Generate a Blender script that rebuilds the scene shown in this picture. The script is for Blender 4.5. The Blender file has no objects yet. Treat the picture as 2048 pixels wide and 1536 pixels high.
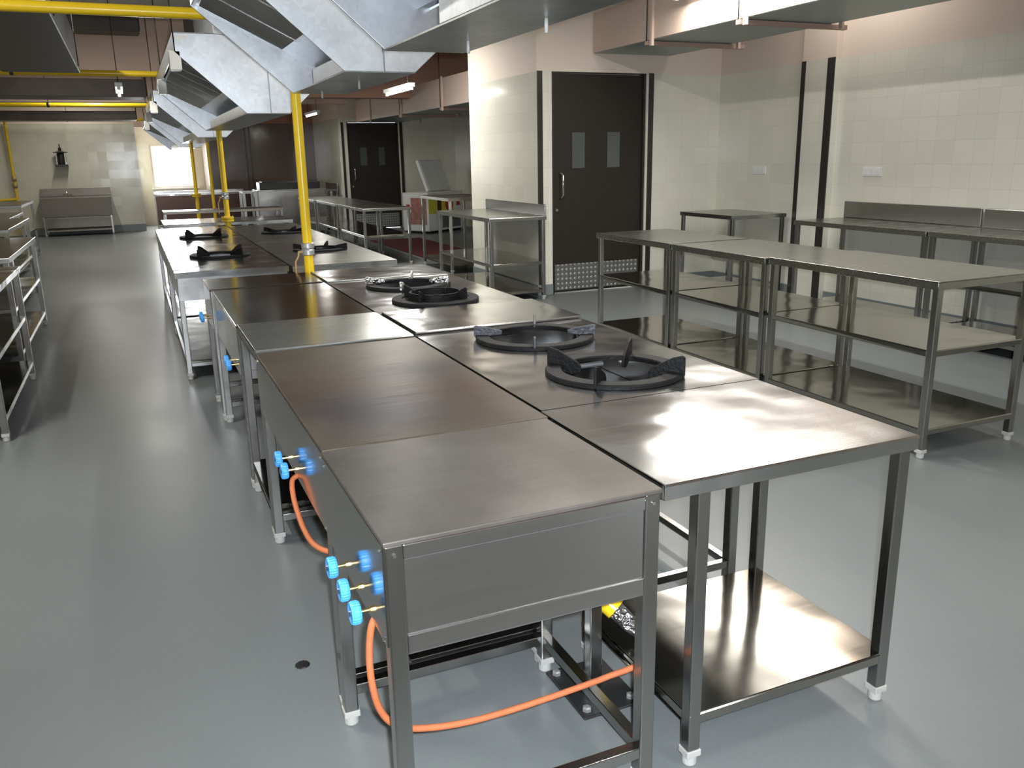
import bpy, bmesh, math, random
from mathutils import Vector, Matrix
random.seed(7)
SC = bpy.context.scene
COL = SC.collection
R = math.radians

# ------------------------------------------------------------------ materials
def nt(name):
    m = bpy.data.materials.new(name); m.use_nodes = True
    t = m.node_tree; b = t.nodes['Principled BSDF']
    return m, t, b

def simple(name, col, rough=.5, metal=0, spec=.5, noise=0, nscale=20, bump=0, bscale=60):
    m, t, b = nt(name)
    b.inputs['Base Color'].default_value = (*col, 1)
    b.inputs['Roughness'].default_value = rough
    b.inputs['Metallic'].default_value = metal
    b.inputs['Specular IOR Level'].default_value = spec
    tc = t.nodes.new('ShaderNodeTexCoord')
    if noise:
        n = t.nodes.new('ShaderNodeTexNoise'); n.inputs['Scale'].default_value = nscale; n.inputs['Detail'].default_value = 5
        t.links.new(tc.outputs['Object'], n.inputs['Vector'])
        mx = t.nodes.new('ShaderNodeMix'); mx.data_type = 'RGBA'
        mx.inputs[6].default_value = (*[c*(1-noise) for c in col], 1); mx.inputs[7].default_value = (*[min(1, c*(1+noise)) for c in col], 1)
        t.links.new(n.outputs['Fac'], mx.inputs[0]); t.links.new(mx.outputs[2], b.inputs['Base Color'])
    if bump:
        n = t.nodes.new('ShaderNodeTexNoise'); n.inputs['Scale'].default_value = bscale
        t.links.new(tc.outputs['Object'], n.inputs['Vector'])
        bp = t.nodes.new('ShaderNodeBump'); bp.inputs['Strength'].default_value = bump; bp.inputs['Distance'].default_value = .01
        t.links.new(n.outputs['Fac'], bp.inputs['Height']); t.links.new(bp.outputs['Normal'], b.inputs['Normal'])
    return m

def steel(name, col=(.62, .62, .6), rough=.27, stretch=(1, 60, 60), wav=.12, wavscale=2.2, tint=None, grain=.06, patches=(), metal=1, aniso=0):
    """stainless sheet: brushed streaks in the roughness, slow waves in the normal; tint = heat colours of a used plate"""
    m, t, b = nt(name); L = t.links.new
    b.inputs['Metallic'].default_value = metal; b.inputs['Specular IOR Level'].default_value = .5 if metal == 1 else .16
    if aniso:
        b.inputs['Anisotropic'].default_value = aniso
        tg = t.nodes.new('ShaderNodeCombineXYZ'); tg.inputs[0].default_value = 1; L(tg.outputs[0], b.inputs['Tangent'])
    tc = t.nodes.new('ShaderNodeNewGeometry')
    mp = t.nodes.new('ShaderNodeMapping'); mp.inputs['Scale'].default_value = stretch
    L(tc.outputs['Position'], mp.inputs['Vector'])
    n = t.nodes.new('ShaderNodeTexNoise'); n.inputs['Scale'].default_value = 3; n.inputs['Detail'].default_value = 6
    L(mp.outputs[0], n.inputs['Vector'])
    n2 = t.nodes.new('ShaderNodeTexNoise'); n2.inputs['Scale'].default_value = wavscale; n2.inputs['Detail'].default_value = 2
    L(tc.outputs['Position'], n2.inputs['Vector'])
    mr = t.nodes.new('ShaderNodeMapRange'); mr.inputs[3].default_value = rough-grain; mr.inputs[4].default_value = rough+grain
    L(n.outputs['Fac'], mr.inputs[0]); L(mr.outputs[0], b.inputs['Roughness'])
    bp = t.nodes.new('ShaderNodeBump'); bp.inputs['Strength'].default_value = wav; bp.inputs['Distance'].default_value = .05
    L(n2.outputs['Fac'], bp.inputs['Height'])
    bp2 = t.nodes.new('ShaderNodeBump'); bp2.inputs['Strength'].default_value = .02; bp2.inputs['Distance'].default_value = .0006
    L(n.outputs['Fac'], bp2.inputs['Height']); L(bp.outputs[0], bp2.inputs['Normal']); L(bp2.outputs[0], b.inputs['Normal'])
    n3 = t.nodes.new('ShaderNodeTexNoise'); n3.inputs['Scale'].default_value = 2.6; n3.inputs['Detail'].default_value = 7; n3.inputs['Roughness'].default_value = .65
    L(tc.outputs['Position'], n3.inputs['Vector'])
    cr = t.nodes.new('ShaderNodeValToRGB')
    if tint:
        el = cr.color_ramp.elements
        el[0].position = tint[0][0]; el[0].color = (*tint[0][1], 1)
        el[1].position = tint[-1][0]; el[1].color = (*tint[-1][1], 1)
        for p, c in tint[1:-1]:
            e = el.new(p); e.color = (*c, 1)
    else:
        cr.color_ramp.elements[0].color = (*[c*.93 for c in col], 1); cr.color_ramp.elements[1].color = (*[c*1.05 for c in col], 1)
    L(n3.outputs['Fac'], cr.inputs[0]); last = cr.outputs[0]
    for c, rad, pc, amt in patches:
        ds = t.nodes.new('ShaderNodeVectorMath'); ds.operation = 'DISTANCE'; ds.inputs[1].default_value = c; L(tc.outputs['Position'], ds.inputs[0])
        ad = t.nodes.new('ShaderNodeMath'); ad.operation = 'MULTIPLY_ADD'; ad.inputs[1].default_value = .55*rad; L(n3.outputs['Fac'], ad.inputs[0]); L(ds.outputs['Value'], ad.inputs[2])
        r2 = t.nodes.new('ShaderNodeMapRange'); r2.interpolation_type = 'SMOOTHSTEP'; r2.inputs[1].default_value = rad*.35; r2.inputs[2].default_value = rad*1.25; r2.inputs[3].default_value = amt; r2.inputs[4].default_value = 0
        L(ad.outputs[0], r2.inputs[0])
        mx = t.nodes.new('ShaderNodeMix'); mx.data_type = 'RGBA'; L(r2.outputs[0], mx.inputs[0]); L(last, mx.inputs[6]); mx.inputs[7].default_value = (*pc, 1); last = mx.outputs[2]
    L(last, b.inputs['Base Color'])
    return m

def galv(name, c0=(.47, .49, .515), c1=(.64, .67, .70), rough=.36, sc=34):
    m, t, b = nt(name); L = t.links.new
    b.inputs['Metallic'].default_value = 1
    tc = t.nodes.new('ShaderNodeNewGeometry')
    v = t.nodes.new('ShaderNodeTexVoronoi'); v.inputs['Scale'].default_value = sc
    L(tc.outputs['Position'], v.inputs['Vector'])
    n = t.nodes.new('ShaderNodeTexNoise'); n.inputs['Scale'].default_value = 3; n.inputs['Detail'].default_value = 6
    L(tc.outputs['Position'], n.inputs['Vector'])
    sp = t.nodes.new('ShaderNodeSeparateColor'); L(v.outputs['Color'], sp.inputs[0])
    mu = t.nodes.new('ShaderNodeMath'); mu.operation = 'MULTIPLY_ADD'; mu.inputs[1].default_value = .22
    L(sp.outputs[0], mu.inputs[0]); L(n.outputs['Fac'], mu.inputs[2])
    cr = t.nodes.new('ShaderNodeValToRGB'); cr.color_ramp.elements[0].position = .3; cr.color_ramp.elements[1].position = .9
    cr.color_ramp.elements[0].color = (*c0, 1); cr.color_ramp.elements[1].color = (*c1, 1)
    L(mu.outputs[0], cr.inputs[0]); L(cr.outputs[0], b.inputs['Base Color'])
    b.inputs['Roughness'].default_value = rough
    bp = t.nodes.new('ShaderNodeBump'); bp.inputs['Strength'].default_value = .15; bp.inputs['Distance'].default_value = .02
    L(n.outputs['Fac'], bp.inputs['Height']); L(bp.outputs[0], b.inputs['Normal'])
    return m

def wall_mat(name, tile=(.76, .745, .65), paint=(.78, .675, .585), zt=2.5, tw=.2, th=.2083, rough=.16):
    """glazed wall tile with joints up to zt, matt paint above"""
    m, t, b = nt(name); L = t.links.new
    g = t.nodes.new('ShaderNodeNewGeometry')
    sp = t.nodes.new('ShaderNodeSeparateXYZ'); L(g.outputs['Position'], sp.inputs[0])
    sn = t.nodes.new('ShaderNodeSeparateXYZ'); L(g.outputs['True Normal'], sn.inputs[0])
    ab = t.nodes.new('ShaderNodeMath'); ab.operation = 'ABSOLUTE'; L(sn.outputs[0], ab.inputs[0])
    gt = t.nodes.new('ShaderNodeMath'); gt.operation = 'GREATER_THAN'; gt.inputs[1].default_value = .5; L(ab.outputs[0], gt.inputs[0])
    mu = t.nodes.new('ShaderNodeMix'); L(gt.outputs[0], mu.inputs[0]); L(sp.outputs[0], mu.inputs[2]); L(sp.outputs[1], mu.inputs[3])
    def joint(sock, size):
        d = t.nodes.new('ShaderNodeMath'); d.operation = 'DIVIDE'; d.inputs[1].default_value = size; L(sock, d.inputs[0])
        f = t.nodes.new('ShaderNodeMath'); f.operation = 'FRACT'; L(d.outputs[0], f.inputs[0])
        s = t.nodes.new('ShaderNodeMath'); s.operation = 'SUBTRACT'; s.inputs[1].default_value = .5; L(f.outputs[0], s.inputs[0])
        a = t.nodes.new('ShaderNodeMath'); a.operation = 'ABSOLUTE'; L(s.outputs[0], a.inputs[0])
        c = t.nodes.new('ShaderNodeMath'); c.operation = 'GREATER_THAN'; c.inputs[1].default_value = .5-.0013/size; L(a.outputs[0], c.inputs[0])
        fl = t.nodes.new('ShaderNodeMath'); fl.operation = 'FLOOR'; L(d.outputs[0], fl.inputs[0])
        return c.outputs[0], fl.outputs[0]
    ju, iu = joint(mu.outputs[0], tw); jv, iv = joint(sp.outputs[2], th)
    mx = t.nodes.new('ShaderNodeMath'); mx.operation = 'MAXIMUM'; L(ju, mx.inputs[0]); L(jv, mx.inputs[1])
    cb = t.nodes.new('ShaderNodeCombineXYZ'); L(iu, cb.inputs[0]); L(iv, cb.inputs[1]); 
    wn = t.nodes.new('ShaderNodeTexWhiteNoise'); L(cb.outputs[0], wn.inputs['Vector'])
    c1 = t.nodes.new('ShaderNodeMix'); c1.data_type = 'RGBA'; L(wn.outputs['Value'], c1.inputs[0])
    c1.inputs[6].default_value = (*[c*.96 for c in tile], 1); c1.inputs[7].default_value = (*[c*1.02 for c in tile], 1)
    c2 = t.nodes.new('ShaderNodeMix'); c2.data_type = 'RGBA'; L(mx.outputs[0], c2.inputs[0]); L(c1.outputs[2], c2.inputs[6])
    c2.inputs[7].default_value = (*[c*.80 for c in tile], 1)
    up = t.nodes.new('ShaderNodeMath'); up.operation = 'GREATER_THAN'; up.inputs[1].default_value = zt; L(sp.outputs[2], up.inputs[0])
    c3 = t.nodes.new('ShaderNodeMix'); c3.data_type = 'RGBA'; L(up.outputs[0], c3.inputs[0]); L(c2.outputs[2], c3.inputs[6]); c3.inputs[7].default_value = (*paint, 1)
    L(c3.outputs[2], b.inputs['Base Color'])
    rr = t.nodes.new('ShaderNodeMix'); L(up.outputs[0], rr.inputs[0]); rr.inputs[2].default_value = rough; rr.inputs[3].default_value = .7
    L(rr.outputs[0], b.inputs['Roughness'])
    # each glazed tile sits at a slightly different tilt
    sb = t.nodes.new('ShaderNodeVectorMath'); sb.operation = 'SUBTRACT'; sb.inputs[1].default_value = (.5, .5, .5); L(wn.outputs['Color'], sb.inputs[0])
    sc = t.nodes.new('ShaderNodeVectorMath'); sc.operation = 'SCALE'; sc.inputs['Scale'].default_value = .014; L(sb.outputs[0], sc.inputs[0])
    ad = t.nodes.new('ShaderNodeVectorMath'); ad.operation = 'ADD'; L(g.outputs['Normal'], ad.inputs[0]); L(sc.outputs[0], ad.inputs[1])
    no = t.nodes.new('ShaderNodeVectorMath'); no.operation = 'NORMALIZE'; L(ad.outputs[0], no.inputs[0])
    L(no.outputs[0], b.inputs['Normal'])
    return m

def floor_mat():
    m, t, b = nt('floor_vinyl'); L = t.links.new
    g = t.nodes.new('ShaderNodeNewGeometry')
    n = t.nodes.new('ShaderNodeTexNoise'); n.inputs['Scale'].default_value = .8; n.inputs['Detail'].default_value = 8; L(g.outputs['Position'], n.inputs['Vector'])
    n2 = t.nodes.new('ShaderNodeTexNoise'); n2.inputs['Scale'].default_value = 160; n2.inputs['Detail'].default_value = 3; L(g.outputs['Position'], n2.inputs['Vector'])
    c = t.nodes.new('ShaderNodeMix'); c.data_type = 'RGBA'; L(n.outputs['Fac'], c.inputs[0])
    c.inputs[6].default_value = (.168, .188, .192, 1); c.inputs[7].default_value = (.215, .232, .230, 1)
    c2 = t.nodes.new('ShaderNodeMix'); c2.data_type = 'RGBA'; c2.blend_type = 'MULTIPLY'; c2.inputs[0].default_value = .3
    L(c.outputs[2], c2.inputs[6]); L(n2.outputs['Color'], c2.inputs[7])
    sp = t.nodes.new('ShaderNodeSeparateXYZ'); L(g.outputs['Position'], sp.inputs[0])
    outs = []
    for i, (off, size) in enumerate(((.86, 1.2), (1.42, 2.4))):
        a = t.nodes.new('ShaderNodeMath'); a.operation = 'SUBTRACT'; a.inputs[1].default_value = off; L(sp.outputs[i], a.inputs[0])
        d = t.nodes.new('ShaderNodeMath'); d.operation = 'DIVIDE'; d.inputs[1].default_value = size; L(a.outputs[0], d.inputs[0])
        f = t.nodes.new('ShaderNodeMath'); f.operation = 'FRACT'; L(d.outputs[0], f.inputs[0])
        k = t.nodes.new('ShaderNodeMath'); k.operation = 'LESS_THAN'; k.inputs[1].default_value = .003/size; L(f.outputs[0], k.inputs[0])
        outs.append(k.outputs[0])
    mx = t.nodes.new('ShaderNodeMath'); mx.operation = 'MAXIMUM'; L(outs[0], mx.inputs[0]); L(outs[1], mx.inputs[1])
    c3 = t.nodes.new('ShaderNodeMix'); c3.data_type = 'RGBA'; L(mx.outputs[0], c3.inputs[0]); L(c2.outputs[2], c3.inputs[6]); c3.inputs[7].default_value = (.16, .175, .175, 1)
    L(c3.outputs[2], b.inputs['Base Color'])
    mr = t.nodes.new('ShaderNodeMapRange'); mr.inputs[3].default_value = .26; mr.inputs[4].default_value = .42
    L(n.outputs['Fac'], mr.inputs[0]); L(mr.outputs[0], b.inputs['Roughness'])
    n3 = t.nodes.new('ShaderNodeTexNoise'); n3.inputs['Scale'].default_value = 6; L(g.outputs['Position'], n3.inputs['Vector'])
    bp = t.nodes.new('ShaderNodeBump'); bp.inputs['Strength'].default_value = .06; bp.inputs['Distance'].default_value = .02
    L(n3.outputs['Fac'], bp.inputs['Height']); L(bp.outputs[0], b.inputs['Normal'])
    return m

def emit(name, col, s):
    m = bpy.data.materials.new(name); m.use_nodes = True; t = m.node_tree
    for n in list(t.nodes): t.nodes.remove(n)
    e = t.nodes.new('ShaderNodeEmission'); e.inputs[0].default_value = (*col, 1); e.inputs[1].default_value = s
    o = t.nodes.new('ShaderNodeOutputMaterial'); t.links.new(e.outputs[0], o.inputs[0]); return m

def glass(name):
    m = bpy.data.materials.new(name); m.use_nodes = True; t = m.node_tree
    for n in list(t.nodes): t.nodes.remove(n)
    a = t.nodes.new('ShaderNodeBsdfTransparent'); a.inputs[0].default_value = (.95, .97, .96, 1)
    g = t.nodes.new('ShaderNodeBsdfGlossy'); g.inputs['Roughness'].default_value = .03
    x = t.nodes.new('ShaderNodeMixShader'); x.inputs[0].default_value = .08
    o = t.nodes.new('ShaderNodeOutputMaterial')
    t.links.new(a.outputs[0], x.inputs[1]); t.links.new(g.outputs[0], x.inputs[2]); t.links.new(x.outputs[0], o.inputs[0]); return m

def tread_mat():
    """aluminium kick plate with raised diamonds"""
    m, t, b = nt('kick_plate_aluminium'); L = t.links.new
    b.inputs['Metallic'].default_value = .85; b.inputs['Roughness'].default_value = .38
    g = t.nodes.new('ShaderNodeNewGeometry'); sp = t.nodes.new('ShaderNodeSeparateXYZ'); L(g.outputs['Position'], sp.inputs[0])
    cx = t.nodes.new('ShaderNodeCombineXYZ'); L(sp.outputs[0], cx.inputs[0]); L(sp.outputs[2], cx.inputs[1])
    mp = t.nodes.new('ShaderNodeMapping'); mp.inputs['Scale'].default_value = (1, 1, 1); L(cx.outputs[0], mp.inputs[0])
    ck = t.nodes.new('ShaderNodeTexVoronoi'); ck.distance = 'MANHATTAN'; ck.inputs['Randomness'].default_value = 0; ck.inputs['Scale'].default_value = 17.8
    L(mp.outputs[0], ck.inputs['Vector'])
    lt = t.nodes.new('ShaderNodeMapRange'); lt.inputs[1].default_value = .26; lt.inputs[2].default_value = .34; lt.inputs[3].default_value = 1; lt.inputs[4].default_value = 0
    L(ck.outputs['Distance'], lt.inputs[0])
    c = t.nodes.new('ShaderNodeMix'); c.data_type = 'RGBA'; L(lt.outputs[0], c.inputs[0]); c.inputs[6].default_value = (.30, .31, .30, 1); c.inputs[7].default_value = (.62, .62, .60, 1)
    L(c.outputs[2], b.inputs['Base Color'])
    bp = t.nodes.new('ShaderNodeBump'); bp.inputs['Strength'].default_value = .6; bp.inputs['Distance'].default_value = .004; L(lt.outputs[0], bp.inputs['Height']); L(bp.outputs[0], b.inputs['Normal'])
    return m

M = {}
M['steel'] = steel('stainless_sheet', (.58, .58, .58), rough=.2)
M['steel_leg'] = steel('stainless_tube', (.38, .38, .37), .22, (60, 60, 1), .02)
M['steel_top'] = steel('stainless_worktop', (.60, .61, .61), .17, (1, 40, 40), .30, 2.2, grain=.04, aniso=.55)
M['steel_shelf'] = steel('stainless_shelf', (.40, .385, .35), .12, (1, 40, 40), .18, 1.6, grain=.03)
M['steel_dull'] = steel('stainless_dull_top', (.38, .385, .36), .26, (1, 40, 40), .08, 2.0)
M['steel_panel'] = steel('stainless_side_panel', (.46, .45, .43), .13, (1, 60, 60), .05)
M['griddle_a'] = steel('used_griddle_plate', (.5, .46, .42), .36, (1, 60, 60), .05, 2,
    [(.3, (.075, .066, .058)), (.5, (.105, .093, .082)), (.7, (.14, .127, .115))], .1, (), .45)
M['griddle_b'] = steel('heat_tinted_griddle_plate', (.45, .36, .28), .38, (1, 60, 60), .05, 2,
    [(.3, (.055, .044, .032)), (.5, (.078, .062, .045)), (.7, (.105, .088, .067))], .1,
    (((.72, 2.72, .84), .62, (.06, .032, .02), .85), ((.62, 2.53, .84), .36, (.016, .012, .02), .95), ((.9, 2.95, .84), .30, (.022, .016, .022), .85)), .15)
M['griddle_c'] = steel('dark_griddle_plate', (.4, .36, .3), .14, (1, 60, 60), .05, 2,
    [(.3, (.15, .135, .11)), (.7, (.22, .20, .165))], .05)
M['iron'] = simple('black_cast_iron', (.004, .004, .0045), .6, 0, .2, .3, 30, .3, 80)
M['iron_worn'] = simple('greyed_cast_iron', (.035, .036, .045), .5, .3, .5, .5, 40, .4, 60)
M['foil'] = steel('crumpled_foil', (.72, .72, .75), .3, (1, 1, 1), .9, 40)
M['foot'] = simple('white_plastic_foot', (.42, .42, .395), .5)
M['galv'] = galv('galvanised_sheet')
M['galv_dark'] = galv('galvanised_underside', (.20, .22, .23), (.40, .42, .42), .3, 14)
M['filter'] = galv('baffle_filter_steel', (.44, .45, .46), (.62, .62, .62), .35, 30)
M['yellow'] = simple('yellow_gas_pipe_paint', (.80, .55, .015), .28, 0, .5, .06, 8)
M['yellow_band'] = simple('yellow_flange_paint', (.70, .48, .02), .35)
M['pipe_grey'] = simple('grey_coupling_metal', (.45, .46, .46), .4, .7)
M['brass'] = simple('brass_stem', (.75, .60, .32), .25, 1)
M['knob'] = simple('blue_plastic_knob', (.06, .33, .78), .35)
M['hose'] = simple('orange_rubber_hose', (.45, .135, .055), .55, 0, .3, .1, 60)
M['floor'] = floor_mat()
M['wall'] = wall_mat('cream_tile_and_pink_paint')
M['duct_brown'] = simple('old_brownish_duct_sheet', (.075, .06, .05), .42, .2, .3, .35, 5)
M['steel_aged'] = steel('aged_brown_steel', (.20, .18, .155), .34)
M['wall_far'] = wall_mat('beige_tile_and_pink_paint', (.62, .60, .48))
M['wall_brown'] = wall_mat('brown_tile_wall', (.17, .125, .105), (.45, .22, .15))
M['paint'] = simple('pink_beige_paint', (.74, .56, .46), .75)
M['ceiling'] = simple('ceiling_paint', (.76, .73, .67), .85)
M['duct'] = simple('pink_painted_duct_sheet', (.62, .485, .405), .55, 0, .4, .05, 3)
M['duct_under'] = simple('grey_green_duct_underside', (.33, .38, .37), .4, .4)
M['duct_angle'] = simple('pink_brown_angle_iron', (.42, .29, .24), .5)
M['granite'] = simple('black_granite_strip', (.03, .027, .024), .25, 0, .5, .3, 60)
M['door'] = simple('dark_brown_laminate', (.026, .021, .017), .5, 0, .3, .25, 30)
M['doorframe'] = simple('door_frame_dark', (.02, .017, .015), .45)
M['vision'] = simple('dark_vision_glass', (.075, .085, .08), .12)
M['chrome'] = simple('chrome', (.75, .75, .73), .15, 1)
M['skirt'] = simple('grey_green_cove', (.20, .23, .235), .45)
M['tread'] = tread_mat()
M['black'] = simple('black_paint', (.012, .012, .012), .4)
M['plate_dark'] = simple('dark_steel_plate', (.05, .05, .05), .35, .6)
M['white'] = simple('white_enamel', (.80, .82, .82), .3)
M['white_plastic'] = simple('white_plastic', (.83, .82, .78), .4)
M['lid'] = simple('freezer_lid_lining', (.80, .83, .84), .35)
M['rug'] = simple('red_rubber_mat', (.105, .026, .028), .8, 0, .2, .2, 90, .5, 200)
M['tube'] = emit('lit_fluorescent_tube', (1, .97, .90), 8)
M['glass'] = glass('window_glass')
M['yellow_print'] = simple('yellow_print', (.62, .62, .05), .5)
M['red_print'] = simple('red_print', (.50, .04, .04), .5)
M['pink_print'] = simple('mottled_food_print', (.42, .20, .17), .5, 0, .5, .7, 14)
M['dark_print'] = simple('dark_print', (.05, .02, .02), .5)
M['rust'] = simple('tan_clamp_metal', (.45, .32, .16), .5, .5)

# ------------------------------------------------------------------ mesh helpers
class MB:
    def __init__(s): s.bm = bmesh.new()
    def box(s, x0, y0, z0, x1, y1, z1):
        v = [s.bm.verts.new((x, y, z)) for z in (z0, z1) for y in (y0, y1) for x in (x0, x1)]
        for f in ((0, 2, 3, 1), (4, 5, 7, 6), (0, 1, 5, 4), (1, 3, 7, 5), (3, 2, 6, 7), (2, 0, 4, 6)):
            s.bm.faces.new([v[i] for i in f])
        return s
    def prism(s, pts, d):
        """closed outline of 3-D points swept by vector d"""
        d = Vector(d); a = [s.bm.verts.new(p) for p in pts]; b = [s.bm.verts.new(Vector(p)+d) for p in pts]
        n = len(pts); s.bm.faces.new(a[::-1]); s.bm.faces.new(b)
        for i in range(n): s.bm.faces.new((a[i], a[(i+1) % n], b[(i+1) % n], b[i]))
        return s
    def tube(s, path, r, seg=12, caps=True):
        P = [Vector(p) for p in path]; rr = r if isinstance(r, (list, tuple)) else [r]*len(P); rings = []
        up = None
        for i, p in enumerate(P):
            d = (P[min(i+1, len(P)-1)]-P[max(i-1, 0)]).normalized()
            if up is None: up = Vector((0, 0, 1)) if abs(d.z) < .9 else Vector((1, 0, 0))
            a = d.cross(up)
            if a.length < 1e-4: a = d.cross(Vector((0, 1, 0)))
            a.normalize(); b = a.cross(d).normalized(); up = b
            rings.append([s.bm.verts.new(p+rr[i]*(math.cos(2*math.pi*k/seg)*a+math.sin(2*math.pi*k/seg)*b)) for k in range(seg)])
        for A, B in zip(rings, rings[1:]):
            for k in range(seg):
                f = s.bm.faces.new((A[k], A[(k+1) % seg], B[(k+1) % seg], B[k])); f.smooth = True
        if caps: s.bm.faces.new(rings[0][::-1]); s.bm.faces.new(rings[-1])
        return s
    def lathe(s, prof, o=(0, 0, 0), axis='z', seg=32, close=False):
        """(r, h) profile turned about an axis through o"""
        O = Vector(o); rings = []
        for r, h in prof:
            ring = []
            for k in range(seg):
                c, n = math.cos(2*math.pi*k/seg)*r, math.sin(2*math.pi*k/seg)*r
                q = {'z': (c, n, h), 'x': (h, c, n), 'y': (n, h, c)}[axis]
                ring.append(s.bm.verts.new(O+Vector(q)))
            rings.append(ring)
        pr = list(zip(rings, rings[1:])) + ([(rings[-1], rings[0])] if close else [])
        for A, B in pr:
            for k in range(seg):
                s.bm.faces.new((A[k], A[(k+1) % seg], B[(k+1) % seg], B[k]))
        if not close:
            if prof[0][0] > 1e-6: s.bm.faces.new(rings[0][::-1])
            if prof[-1][0] > 1e-6: s.bm.faces.new(rings[-1])
        return s
    def build(s, name, mat, parent=None, bevel=0, smooth=False, loc=(0, 0, 0)):
        bmesh.ops.remove_doubles(s.bm, verts=s.bm.verts, dist=1e-6)
        bmesh.ops.recalc_face_normals(s.bm, faces=s.bm.faces)
        me = bpy.data.meshes.new(name); s.bm.to_mesh(me); s.bm.free()
        mats = mat if isinstance(mat, (list, tuple)) else [mat]
        for m in mats: me.materials.append(m)
        o = bpy.data.objects.new(name, me); COL.objects.link(o); o.location = loc
        if parent: o.parent = parent
        if smooth:
            for p in me.polygons: p.use_smooth = True
            try: me.set_sharp_from_angle(angle=R(35))
            except Exception: pass
        if bevel:
            b = o.modifiers.new('Bevel', 'BEVEL'); b.width = bevel; b.segments = 2; b.limit_method = 'ANGLE'; b.angle_limit = R(40)
        return o

def smooth_path(P, n=6):
    P = [Vector(p) for p in P]; Q = [P[0]+(P[0]-P[1])]+P+[P[-1]+(P[-1]-P[-2])]; out = []
    for i in range(1, len(Q)-2):
        a, b, c, d = Q[i-1:i+3]
        for k in range(n):
            u = k/n; out.append(.5*((2*b)+(c-a)*u+(2*a-5*b+4*c-d)*u*u+(3*b-a-3*c+d)*u**3))
    return out+[P[-1]]

def tag(o, label=None, cat=None, group=None, kind=None):
    if label: o['label'] = label
    if cat: o['category'] = cat
    if group: o['group'] = group
    if kind: o['kind'] = kind
    return o

def thing(name, label, cat, loc, group=None):
    o = bpy.data.objects.new(name, None); COL.objects.link(o); o.location = loc; o.empty_display_size = .1
    return tag(o, label, cat, group)

def struct(name, mb, mat, **k):
    return tag(mb.build(name, mat, **k), kind='structure')

def copy_tree(o, loc, label, group=None):
    kids = {}
    for c in bpy.data.objects:
        if c.parent: kids.setdefault(c.parent.name, []).append(c)
    def go(src, par):
        c = src.copy(); COL.objects.link(c)
        if par: c.parent = par
        for ch in kids.get(src.name, []): go(ch, c)
        return c
    r = go(o, None); r.location = loc; r['label'] = label
    if group: r['group'] = group
    return r

# ------------------------------------------------------------------ tables
def leg(parent, x, y, z1, s=.038, z0=.035, name='leg'):
    l = MB().box(x-s/2, y-s/2, z0, x+s/2, y+s/2, z1).build(name, M['steel_leg'], parent, .004)
    MB().box(x-s/2-.003, y-s/2-.003, z0-.004, x+s/2+.003, y+s/2+.003, z0+.016)\
        .lathe([(s*.53, z0-.004), (s*.52, .006), (s*.44, 0)], (x, y, 0), seg=16).build('foot', M['foot'], l, .002)
    return l

def sheet(x0, y0, x1, y1, z, lip=.04, t=.004):
    """folded sheet: top face and a turned-down lip round the edge"""
    mb = MB()
    mb.box(x0, y0, z-t, x1, y1, z)
    mb.box(x0, y0, z-lip, x1, y0+.012, z-t); mb.box(x0, y1-.012, z-lip, x1, y1, z-t)
    mb.box(x0, y0+.012, z-lip, x0+.012, y1-.012, z-t); mb.box(x1-.012, y0+.012, z-lip, x1, y1-.012, z-t)
    return mb

def table(name, label, cat, x0, x1, y0, y1, h, shelves=(), rails=(), splash=None, group=None, inset=.012, top='steel_top', shelf='steel_shelf', lx0=None, ly1=None, lip=.042):
    cx, cy = (x0+x1)/2, (y0+y1)/2; t = thing(name, label, cat, (cx, cy, 0), group)
    X0, X1, Y0, Y1 = x0-cx, x1-cx, y0-cy, y1-cy
    sheet(X0, Y0, X1, Y1, h, lip).build('tabletop', M[top], t, .003)
    s = .038; a0 = (lx0-cx if lx0 is not None else X0+inset)+s/2; a1 = X1-inset-s/2; b0 = Y0+inset+s/2; b1 = (ly1-cy if ly1 is not None else Y1-inset)-s/2
    for x in (a0, a1):
        for y in (b0, b1): leg(t, x, y, h-.004)
    for z in shelves:
        sheet(a0-s/2+.002, b0-s/2+.002, a1+s/2-.002, b1+s/2-.002, z, .034).build('shelf', M[shelf], t, .002)
    for (kind, z) in rails:
        mb = MB(); q = .014
        if 'f' in kind: mb.box(a0, b0-q, z-q, a1, b0+q, z+q)
        if 'b' in kind: mb.box(a0, b1-q, z-q, a1, b1+q, z+q)
        if 'l' in kind: mb.box(a0-q, b0, z-q, a0+q, b1, z+q)
        if 'r' in kind: mb.box(a1-q, b0, z-q, a1+q, b1, z+q)
        mb.build('rail', M['steel_leg'], t, .003)
    if splash:
        side, hs = splash
        if side == 'r': MB().box(X1-.022, Y0+.004, h, X1, Y1-.004, h+hs).build('backsplash', M['steel'], t, .008)
        if side == 'b': MB().box(X0+.004, Y1-.022, h, X1-.004, Y1, h+hs).build('backsplash', M['steel'], t, .008)
    return t

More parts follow.
